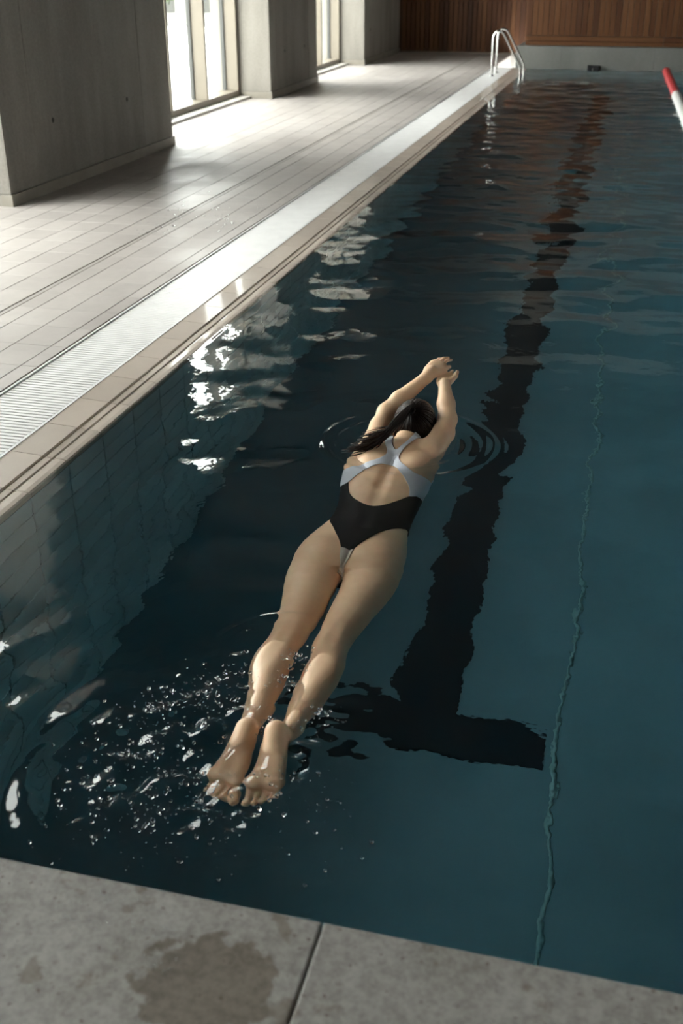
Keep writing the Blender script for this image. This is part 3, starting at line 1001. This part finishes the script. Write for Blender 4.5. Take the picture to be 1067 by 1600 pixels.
# left hand on top: back of the hand up, pointing forward and to the right
cap((-0.742, 4.345, 0.165), (-0.726, 4.372, 0.182), 0.025, 0.026, 0.012)
hn = (0.25, -0.35, 1.0)
cap((-0.730, 4.378, 0.183), (-0.710, 4.420, 0.190), 0.034, 0.042, 0.012, (hn, 0.42))
for (b, m, t, r_) in (((-0.742, 4.436, 0.185), (-0.741, 4.468, 0.190), (-0.737, 4.494, 0.183), 0.0066),
                      ((-0.729, 4.448, 0.190), (-0.718, 4.492, 0.198), (-0.706, 4.535, 0.188), 0.0072),
                      ((-0.712, 4.450, 0.193), (-0.698, 4.500, 0.200), (-0.684, 4.549, 0.188), 0.0075),
                      ((-0.695, 4.444, 0.190), (-0.681, 4.492, 0.195), (-0.668, 4.536, 0.184), 0.0072)):
    cap(b, m, r_ * 1.12, r_, 0.006); cap(m, t, r_, r_ * 0.82, 0.004)
cap((-0.706, 4.372, 0.180), (-0.683, 4.412, 0.180), 0.016, 0.0125, 0.010); cap((-0.683, 4.412, 0.180), (-0.664, 4.455, 0.180), 0.0120, 0.0090, 0.005)
# head: face turned down to the water, crown forward
ell((-0.750, 4.132, 0.030), (0.078, 0.102, 0.092), 0.01, rotx=0.30)
ell((-0.747, 4.125, -0.035), (0.058, 0.075, 0.070), 0.03)
cap((-0.747, 4.070, -0.072), (-0.747, 4.078, -0.085), 0.030, 0.022, 0.03)          # chin
cap((-0.747, 4.135, -0.085), (-0.747, 4.112, -0.118), 0.012, 0.013, 0.010)         # nose
for s in (-1, 1):
    ell((-0.747 + s * 0.030, 4.145, -0.098), (0.015, 0.010, 0.012), 0.008, sub=True)   # eye socket
    ell((-0.747 + s * 0.030, 4.145, -0.086), (0.0125, 0.010, 0.010), 0.002)            # eyeball
    cap((-0.747 + s * 0.045, 4.162, -0.083), (-0.747 + s * 0.012, 4.160, -0.095), 0.006, 0.006, 0.008)  # brow
    # ear
    ell((-0.747 + s * 0.076, 4.098, -0.002), (0.008, 0.020, 0.031), 0.004, rotz=s * 0.35, rotx=0.2)
    ell((-0.747 + s * 0.086, 4.100, 0.000), (0.005, 0.010, 0.016), 0.003, rotz=s * 0.35, sub=True)
cap((-0.765, 4.092, -0.100), (-0.729, 4.092, -0.100), 0.0060, 0.0060, 0.004)        # lips
cap((-0.762, 4.083, -0.098), (-0.732, 4.083, -0.098), 0.0060, 0.0060, 0.004)
# feet: soles up, toes pointed back, slightly splayed
def foot(hx, hy, hz, dirx, sgn):
    d = np.array([dirx, -1.0, -0.22]); d /= np.linalg.norm(d)
    side = np.array([sgn * 1.0, dirx * sgn, 0.0]); side /= np.linalg.norm(side)     # towards the big toe
    o = np.array([hx, hy, hz])
    nz_ = np.cross(side, d) * (1 if np.cross(side, d)[2] > 0 else -1)
    P_ = lambda a, b, c=0.0: tuple(o + d * a + side * b + nz_ * c)
    cap(P_(-0.015, 0, 0.006), P_(0.030, 0, 0.0), 0.031, 0.029, 0.016)
    cap(P_(0.025, -0.008, -0.004), P_(0.142, -0.020, 0.0), 0.026, 0.024, 0.015, (nz_, 0.8))
    cap(P_(0.030, 0.006, -0.008), P_(0.147, 0.020, 0.0), 0.022, 0.025, 0.015, (nz_, 0.8))
    ell(P_(0.156, 0.026, 0.008), (0.019, 0.020, 0.014), 0.010)
    ell(P_(0.150, -0.016, 0.006), (0.028, 0.018, 0.012), 0.010)
    ts = [(0.036, 0.0115, 0.050), (0.0145, 0.0075, 0.050), (-0.003, 0.0072, 0.044), (-0.0195, 0.0070, 0.036), (-0.035, 0.0070, 0.026)]
    for (b, r_, l_) in ts:
        cap(P_(0.160, b * 0.85, -0.004), P_(0.168 + l_ * 0.75, b, -0.004), r_, r_ * 0.9, 0.004)
        ell(P_(0.168 + l_ * 0.8, b, 0.001), (r_ * 1.12, r_ * 1.15, r_ * 1.12), 0.003)
foot(-0.787, 2.085, -0.008, 0.0, 1)
foot(-0.706, 2.080, 0.002, 0.13, -1)

import openvdb
grid = openvdb.FloatGrid(0.5)
grid.copyFromArray(SD)
grid.transform = openvdb.createLinearTransform(voxelSize=VX)
pts_, quads_ = grid.convertToQuads(0.0)
BP = np.array(pts_, np.float64) + np.array([BX0, BY0, BZ0])
BQ = np.array(quads_)
def sample(P):
    q = (P - np.array([BX0, BY0, BZ0])) / VX
    i = np.clip(np.floor(q).astype(int), 0, np.array([NX, NY, NZ]) - 2)
    f = q - i
    out = 0
    for dx in (0, 1):
        for dy in (0, 1):
            for dz in (0, 1):
                w = (f[:, 0] if dx else 1 - f[:, 0]) * (f[:, 1] if dy else 1 - f[:, 1]) * (f[:, 2] if dz else 1 - f[:, 2])
                out = out + w * SD[i[:, 0] + dx, i[:, 1] + dy, i[:, 2] + dz]
    return out
def grad(P, e=0.0035):
    g = np.stack([sample(P + np.array(v) * e) - sample(P - np.array(v) * e) for v in ((1, 0, 0), (0, 1, 0), (0, 0, 1))], 1)
    return g / np.maximum(np.linalg.norm(g, axis=1, keepdims=True), 1e-9)

def fast_mesh(name, P, Q, mat, parent=None):
    me = bpy.data.meshes.new(name)
    P = np.asarray(P, np.float32)
    n = Q.shape[1]
    me.vertices.add(len(P)); me.vertices.foreach_set('co', P.ravel())
    me.loops.add(Q.size); me.loops.foreach_set('vertex_index', Q.astype(np.int32).ravel())
    me.polygons.add(len(Q)); me.polygons.foreach_set('loop_start', (np.arange(len(Q)) * n).astype(np.int32))
    me.polygons.foreach_set('loop_total', np.full(len(Q), n, np.int32))
    me.update(calc_edges=True); me.validate()
    me.polygons.foreach_set('use_smooth', np.ones(len(me.polygons), bool))
    me.materials.append(mat)
    o = bpy.data.objects.new(name, me); C.objects.link(o)
    if parent: o.parent = parent
    return o

# make sure faces look outwards
G = grad(BP)
fn = np.cross(BP[BQ[:, 1]] - BP[BQ[:, 0]], BP[BQ[:, 2]] - BP[BQ[:, 0]])
if (fn * G[BQ[:, 0]]).sum(1).mean() < 0:
    BQ = BQ[:, ::-1]
person = fast_mesh('person', BP, BQ, M_SKIN)
tag(person, 'woman in black and white racerback swimsuit gliding face down, arms stretched ahead', 'person')
sm_ = person.modifiers.new('smooth', 'SMOOTH'); sm_.factor = 0.5; sm_.iterations = 1

# ------------------------------------------------------------ clothing and hair of the swimmer
def closed_poly(pts, per=5, sharp=()):
    """closed outline in the x-y plane, smoothed except at the sharp corners"""
    n = len(pts)
    if not sharp:
        sharp = (0,)
    sh = sorted(sharp)
    out = []
    for i, s in enumerate(sh):
        e = sh[(i + 1) % len(sh)]
        run = [pts[s]]
        j = s
        while True:
            j = (j + 1) % n
            run.append(pts[j])
            if j == e: break
        out += [tuple(p) for p in catmull(run, per)[:-1]]
    return np.array(out)

def sd_poly(P, poly):
    """signed distance, positive inside"""
    A = poly; B = np.roll(poly, -1, 0)
    d2 = np.full(len(P), 1e9); ins = np.zeros(len(P), bool)
    for a, b in zip(A, B):
        e = b - a; w = P - a
        t = np.clip((w @ e) / max(e @ e, 1e-12), 0, 1)
        q = w - t[:, None] * e
        d2 = np.minimum(d2, (q ** 2).sum(1))
        c = (a[1] > P[:, 1]) != (b[1] > P[:, 1])
        with np.errstate(divide='ignore', invalid='ignore'):
            xi = (b[0] - a[0]) * (P[:, 1] - a[1]) / (b[1] - a[1]) + a[0]
        ins ^= c & (P[:, 0] < xi)
    return np.where(ins, 1, -1) * np.sqrt(d2)

def clip_field(P, T, f):
    """keep the part of the triangles T where f > 0 (cut exactly along f = 0)"""
    fv = f[T]
    pos = fv > 0
    cnt_ = pos.sum(1)
    full = T[cnt_ == 3]
    newP = [P]; base = len(P); cache_ = {}
    extra = []
    tris = []
    def cutp(a, b):
        nonlocal base
        k = (a, b) if a < b else (b, a)
        if k not in cache_:
            t = f[k[0]] / (f[k[0]] - f[k[1]])
            extra.append(P[k[0]] + (P[k[1]] - P[k[0]]) * t)
            cache_[k] = base; base += 1
        return cache_[k]
    for tri, pz in zip(T[(cnt_ == 1) | (cnt_ == 2)], pos[(cnt_ == 1) | (cnt_ == 2)]):
        t = [int(v) for v in tri]
        n1 = pz.sum()
        if n1 == 1:
            k = int(np.argmax(pz)); a, b, c = t[k], t[(k + 1) % 3], t[(k + 2) % 3]
            tris.append((a, cutp(a, b), cutp(a, c)))
        else:
            k = int(np.argmin(pz)); a, b, c = t[k], t[(k + 1) % 3], t[(k + 2) % 3]
            ab, ac = cutp(a, b), cutp(a, c)
            tris.append((ab, b, c)); tris.append((ab, c, ac))
    allP = np.concatenate([P, np.array(extra)]) if extra else P
    allT = np.concatenate([full, np.array(tris, int)]) if tris else full
    used, inv = np.unique(allT.ravel(), return_inverse=True)
    return allP[used], inv.reshape(-1, 3)

# fine smooth copy of the trunk for the cloth
T_ = np.concatenate([BQ[:, [0, 1, 2]], BQ[:, [0, 2, 3]]])
ctr = BP[T_].mean(1)
msk = (ctr[:, 1] > 3.0) & (ctr[:, 1] < 4.06)
T_ = T_[msk]
used, inv = np.unique(T_.ravel(), return_inverse=True)
SP = BP[used]; T_ = inv.reshape(-1, 3)
SG = grad(SP, 0.006)
XYp = SP[:, :2]
back = SG[:, 2] > 0

LX, RX = -1.12, -0.42        # far beyond both flanks
white_back = closed_poly([(-0.700, 4.03), (-0.712, 3.981), (-0.730, 3.930), (-0.748, 3.880), (-0.752, 3.830), (-0.732, 3.781), (-0.690, 3.750), (-0.640, 3.735), (RX, 3.72), (RX, 3.60),
                          (-0.610, 3.600), (-0.663, 3.573), (-0.671, 3.622), (-0.696, 3.679), (-0.728, 3.728), (-0.757, 3.762), (-0.779, 3.775),
                          (-0.804, 3.765), (-0.847, 3.735), (-0.884, 3.690), (-0.905, 3.640), (-0.935, 3.632), (LX, 3.63), (LX, 3.76),
                          (-0.915, 3.752), (-0.861, 3.763), (-0.826, 3.788), (-0.808, 3.831), (-0.812, 3.880), (-0.830, 3.930), (-0.842, 4.03), (-0.812, 4.03),
                          (-0.802, 3.940), (-0.788, 3.893), (-0.775, 3.880), (-0.762, 3.893), (-0.742, 3.940), (-0.728, 4.03)],
                         5, (0, 8, 9, 11, 19, 22, 23, 30, 31, 37))
black_back = closed_poly([(RX, 3.60), (-0.610, 3.600), (-0.663, 3.573), (-0.697, 3.517), (-0.733, 3.474), (-0.767, 3.458), (-0.807, 3.466), (-0.852, 3.506), (-0.884, 3.560),
                          (-0.905, 3.640), (-0.935, 3.632), (LX, 3.63), (LX, 3.38), (-0.925, 3.375), (-0.893, 3.320), (-0.853, 3.235), (-0.822, 3.165), (-0.804, 3.118),
                          (-0.762, 3.118), (-0.757, 3.136), (-0.741, 3.186), (-0.714, 3.257), (-0.676, 3.316), (-0.640, 3.350), (-0.610, 3.362), (RX, 3.365)],
                         5, (0, 2, 9, 11, 12, 17, 18, 25))
gusset_back = closed_poly([(-0.807, 3.120), (-0.759, 3.120), (-0.762, 3.070), (-0.768, 3.030), (-0.764, 2.99), (-0.790, 2.99), (-0.786, 3.030), (-0.796, 3.070)], 4, (0, 1, 4, 5))
white_front = closed_poly([(-0.690, 4.03), (-0.690, 3.93), (-0.660, 3.85), (-0.625, 3.78), (RX, 3.72), (RX, 3.60), (LX, 3.63), (LX, 3.76), (-0.925, 3.78), (-0.892, 3.85), (-0.862, 3.93), (-0.862, 4.03),
                           (-0.832, 4.03), (-0.828, 3.95), (-0.800, 3.90), (-0.776, 3.89), (-0.752, 3.90), (-0.724, 3.95), (-0.720, 4.03)], 5, (0, 4, 5, 6, 7, 11, 12, 18))
black_front = closed_poly([(RX, 3.60), (LX, 3.63), (LX, 3.38), (-0.925, 3.375), (-0.885, 3.28), (-0.835, 3.16), (-0.803, 3.05), (-0.800, 2.98), (-0.752, 2.98), (-0.748, 3.05), (-0.712, 3.16), (-0.660, 3.28), (-0.610, 3.362), (RX, 3.365)],
                          5, (0, 1, 2, 7, 8, 13))

def suit_piece(name, pb, pf_, mat, off, parent, label=None):
    f = np.where(back, sd_poly(XYp, pb), sd_poly(XYp, pf_) if pf_ is not None else -1.0)
    P2, T2 = clip_field(SP, T_, f)
    g = grad(P2, 0.006)
    o = fast_mesh(name, P2 + g * off, T2, mat, parent)
    s_ = o.modifiers.new('smooth', 'SMOOTH'); s_.factor = 0.5; s_.iterations = 1
    m = o.modifiers.new('thick', 'SOLIDIFY'); m.thickness = 0.0022; m.offset = 0.0
    if label: o['label'] = label
    return o
suit = suit_piece('swimsuit', black_back, black_front, M_SUIT, 0.0030, person, 'black lower part of the swimsuit')
suit_piece('upper_panel', white_back, white_front, M_SUITW, 0.0034, suit, 'white racerback straps of the swimsuit')
suit_piece('lining', gusset_back, None, M_GUSSET, 0.0036, suit, 'narrow white lining strip')

# hair: a cap over the skull, strands combed back to the tie, and the ponytail
HC = np.array((-0.750, 4.132, 0.030)); HR = np.array((0.079, 0.102, 0.092)); HT = 0.30
co_, si_ = math.cos(HT), math.sin(HT)
def head_pt(u, s=1.0):
    q = u * HR * s
    return HC + np.array((q[0], co_ * q[1] - si_ * q[2], si_ * q[1] + co_ * q[2]))
def unit(v): v = np.array(v, float); return v / np.linalg.norm(v)
TIE = unit((0.0, -0.62, 0.80))
TIE = unit((-0.06, -0.30, 0.95))
ax1 = unit(np.cross(TIE, (1, 0, 0))); ax2 = np.cross(TIE, ax1)
hair = MB()
NPH, NTH = 72, 22
def reach(ph):
    d = ax1 * math.cos(ph) + ax2 * math.sin(ph)
    # far over the forehead, short towards the nape
    lim = 0.62 + 0.0
    w = d[1]
    return 1.92 + 0.10 * abs(d[0]) if w > 0.25 else (1.70 if w > -0.35 else 1.50)
rch = np.array([reach(2 * math.pi * k / NPH) for k in range(NPH)])
for _ in range(6): rch = (np.roll(rch, 1) + rch * 2 + np.roll(rch, -1)) / 4
hv, hf = [], []
for j in range(NTH + 1):
    for k in range(NPH):
        ph = 2 * math.pi * k / NPH; th = rch[k] * j / NTH
        d = TIE * math.cos(th) + (ax1 * math.cos(ph) + ax2 * math.sin(ph)) * math.sin(th)
        s = 1.085 + 0.012 * math.sin(ph * 9 + 0.6 * math.sin(ph * 5)) * math.sin(th) - (0.05 if j == NTH else 0)
        hv.append(tuple(head_pt(d, s)))
for j in range(NTH):
    for k in range(NPH):
        k2 = (k + 1) % NPH
        hf.append((j * NPH + k, (j + 1) * NPH + k, (j + 1) * NPH + k2, j * NPH + k2))
hair_cap = link_mesh('hair', hv, hf, M_HAIR, person, True)
strands = MB()
rr = random.Random(3)
for i in range(420):
    ph = rr.uniform(0, 2 * math.pi); R0 = float(np.interp(ph / (2 * math.pi) * NPH, np.arange(NPH + 1), np.append(rch, rch[0])))
    R0 *= rr.uniform(0.75, 1.0); wob = rr.uniform(-0.10, 0.10); lift = rr.uniform(1.095, 1.13)
    pts = []
    for t in range(9):
        th = R0 * (1 - t / 8) + 0.03
        p2 = ph + wob * math.sin(math.pi * t / 8)
        d = TIE * math.cos(th) + (ax1 * math.cos(p2) + ax2 * math.sin(p2)) * math.sin(th)
        pts.append(tuple(head_pt(d, lift - 0.03 * (t == 0) + 0.02 * (t / 8))))
    v, f = tube_vf(pts, [0.0008 + 0.0016 * math.sin(math.pi * min(1, (t + 1) / 9)) for t in range(9)], 4)
    strands.add(v, f)
o = strands.build('combed_strands', M_HAIR, hair_cap, True); o['kind'] = 'stuff'
tp = head_pt(TIE, 1.12)
v, f = [], []
nT = unit(head_pt(TIE, 1.3) - tp)
a1 = unit(np.cross(nT, (1, 0, 0))); a2 = np.cross(nT, a1)
for i in range(20):
    w = 2 * math.pi * i / 20
    c = tp + (a1 * math.cos(w) + a2 * math.sin(w)) * 0.014 + nT * 0.006
    rad = a1 * math.cos(w) + a2 * math.sin(w)
    for k in range(8):
        q = 2 * math.pi * k / 8
        v.append(tuple(c + (rad * math.cos(q) + nT * math.sin(q)) * 0.0045))
for i in range(20):
    for k in range(8):
        f.append((i * 8 + k, i * 8 + (k + 1) % 8, ((i + 1) % 20) * 8 + (k + 1) % 8, ((i + 1) % 20) * 8 + k))
link_mesh('hair_tie', v, f, M_BLACK, person, True)
tail = MB()
spine = [tp, tp + nT * 0.018 + np.array((-0.006, -0.012, 0.0)), np.array((-0.785, 4.005, 0.112)), np.array((-0.812, 3.945, 0.074)), np.array((-0.852, 3.905, 0.050)), np.array((-0.905, 3.893, 0.036)), np.array((-0.958, 3.895, 0.016))]
for i in range(300):
    o1, o2 = rr.gauss(0, 1), rr.gauss(0, 1)
    L_ = rr.uniform(0.62, 1.0) if i > 60 else rr.uniform(0.9, 1.02)
    drift = rr.gauss(0, 0.016)
    P0 = catmull(spine, 5)
    nP = max(8, int(len(P0) * L_)); P0 = P0[:nP]
    pts, rad = [], []
    for t, p in enumerate(P0):
        u = t / (len(P0) - 1)
        gl = t / 30.0
        wdt = 0.006 + 0.024 * min(1, gl * 2.4) + 0.010 * gl
        dr = np.array((0.45, 0.75, 0.3)) * o1 * wdt + np.array((0.1, -0.2, 1.0)) * (o2 * 0.30 * wdt)
        q = p + dr + np.array((0.2, 1.0, 0.0)) * drift * u * u * 1.2 + np.array((0, 0, 0.004 * math.sin(6 * u + o1 * 3)))
        pts.append(tuple(q)); rad.append((0.0024 * (1 - u) ** 0.5 + 0.0004) * (1.15 if i % 3 else 0.8))
    v, f = tube_vf(pts, rad, 5)
    tail.add(v, f)
pt = tail.build('ponytail', M_HAIR, person, True)

# ------------------------------------------------------------ drops thrown up by the kick
def ico(rad, sx=1, sy=1, sz=1, ang=0.0):
    t = (1 + 5 ** 0.5) / 2
    v = [(-1, t, 0), (1, t, 0), (-1, -t, 0), (1, -t, 0), (0, -1, t), (0, 1, t), (0, -1, -t), (0, 1, -t), (t, 0, -1), (t, 0, 1), (-t, 0, -1), (-t, 0, 1)]
    f = [(0, 11, 5), (0, 5, 1), (0, 1, 7), (0, 7, 10), (0, 10, 11), (1, 5, 9), (5, 11, 4), (11, 10, 2), (10, 7, 6), (7, 1, 8), (3, 9, 4), (3, 4, 2), (3, 2, 6), (3, 6, 8), (3, 8, 9), (4, 9, 5), (2, 4, 11), (6, 2, 10), (8, 6, 7), (9, 8, 1)]
    V_ = [np.array(p) / np.linalg.norm(p) for p in v]
    F_ = []
    mid = {}
    def mp(a, b):
        k = (min(a, b), max(a, b))
        if k not in mid:
            m = V_[a] + V_[b]; V_.append(m / np.linalg.norm(m)); mid[k] = len(V_) - 1
        return mid[k]
    for a, b, c in f:
        ab, bc, ca = mp(a, b), mp(b, c), mp(c, a)
        F_ += [(a, ab, ca), (b, bc, ab), (c, ca, bc), (ab, bc, ca)]
    co, si = math.cos(ang), math.sin(ang)
    out = []
    for p in V_:
        q = p * rad * np.array((sx, sy, sz))
        out.append((co * q[0] - si * q[1], si * q[0] + co * q[1], q[2]))
    return out, F_
def wz(x, y): return float(wave(np.array([x]), np.array([y]))[0])
dr = MB()
rr = random.Random(21)
centres = [(-1.00, 1.95, 0.10, 60), (-0.93, 1.80, 0.10, 60), (-0.82, 1.74, 0.10, 45), (-0.60, 1.93, 0.07, 30), (-0.56, 1.78, 0.08, 22), (-0.92, 2.20, 0.07, 55), (-1.03, 2.10, 0.06, 30),
           (-0.76, 2.42, 0.03, 30), (-0.75, 2.30, 0.03, 20), (-0.62, 2.16, 0.04, 26), (-0.74, 2.10, 0.02, 16), (-1.12, 1.80, 0.08, 20), (-0.87, 2.35, 0.04, 20)]
for (cx_, cy_, s_, n_) in centres:
    for i in range(int(n_ * 2.0)):
        x_, y_ = rr.gauss(cx_, s_), rr.gauss(cy_, s_)
        if x_ < -1.9 or y_ < 1.32: continue
        R_ = 0.0011 + 0.0042 * rr.random() ** 3.0
        el = rr.uniform(1.0, 1.9)
        v, f = ico(R_, el, 1.0, 0.9, rr.uniform(0, 3.14))
        z_ = wz(x_, y_) + R_ * 0.5 + abs(rr.gauss(0, 0.010))
        if sample(np.array([[x_, y_, min(z_, 0.2)]]))[0] < R_ * 1.5: continue
        dr.add([(a + x_, b + y_, c + z_) for a, b, c in v], f)
o = dr.build('water_droplets', M_DROP, None, True)
tag(o, 'small bright drops and bubbles splashed up around her feet', 'splash', kind='stuff')
dr = MB()
for i in range(60):
    a_ = rr.choice([(-0.735, 1.13), (-0.70, 1.10), (-0.60, 1.115), (-0.66, 1.16), (-0.56, 1.06)])
    x_, y_ = rr.gauss(a_[0], 0.025), rr.gauss(a_[1], 0.012)
    if y_ > 1.19: continue
    R_ = 0.0012 + 0.0026 * rr.random() ** 2
    v, f = ico(R_, rr.uniform(1, 1.6), 1.0, 0.5, rr.uniform(0, 3.14))
    dr.add([(a + x_, b + y_, c + 0.3905) for a, b, c in v], f)
o = dr.build('water_droplets', M_DROP, None, True)
tag(o, 'scattered water drops lying on the pale stone slab in front', 'drops', kind='stuff')
dr = MB()
for i in range(110):
    a_ = rr.choice([(-3.24, 7.4), (-3.05, 7.9), (-2.85, 7.6), (-3.35, 8.1), (-2.75, 8.3)])
    x_, y_ = rr.gauss(a_[0], 0.07), rr.gauss(a_[1], 0.22)
    if x_ > -2.64: continue
    R_ = 0.003 + 0.013 * rr.random() ** 2
    v, f = ico(R_, rr.uniform(1, 1.8), 1.0, 0.16, rr.uniform(0, 3.14))
    dr.add([(a + x_, b + y_, c + 0.0306) for a, b, c in v], f)
o = dr.build('water_puddles', M_DROP, None, True)
tag(o, 'small wet splashes on the beige deck tiles beside the grating', 'puddles', kind='stuff')
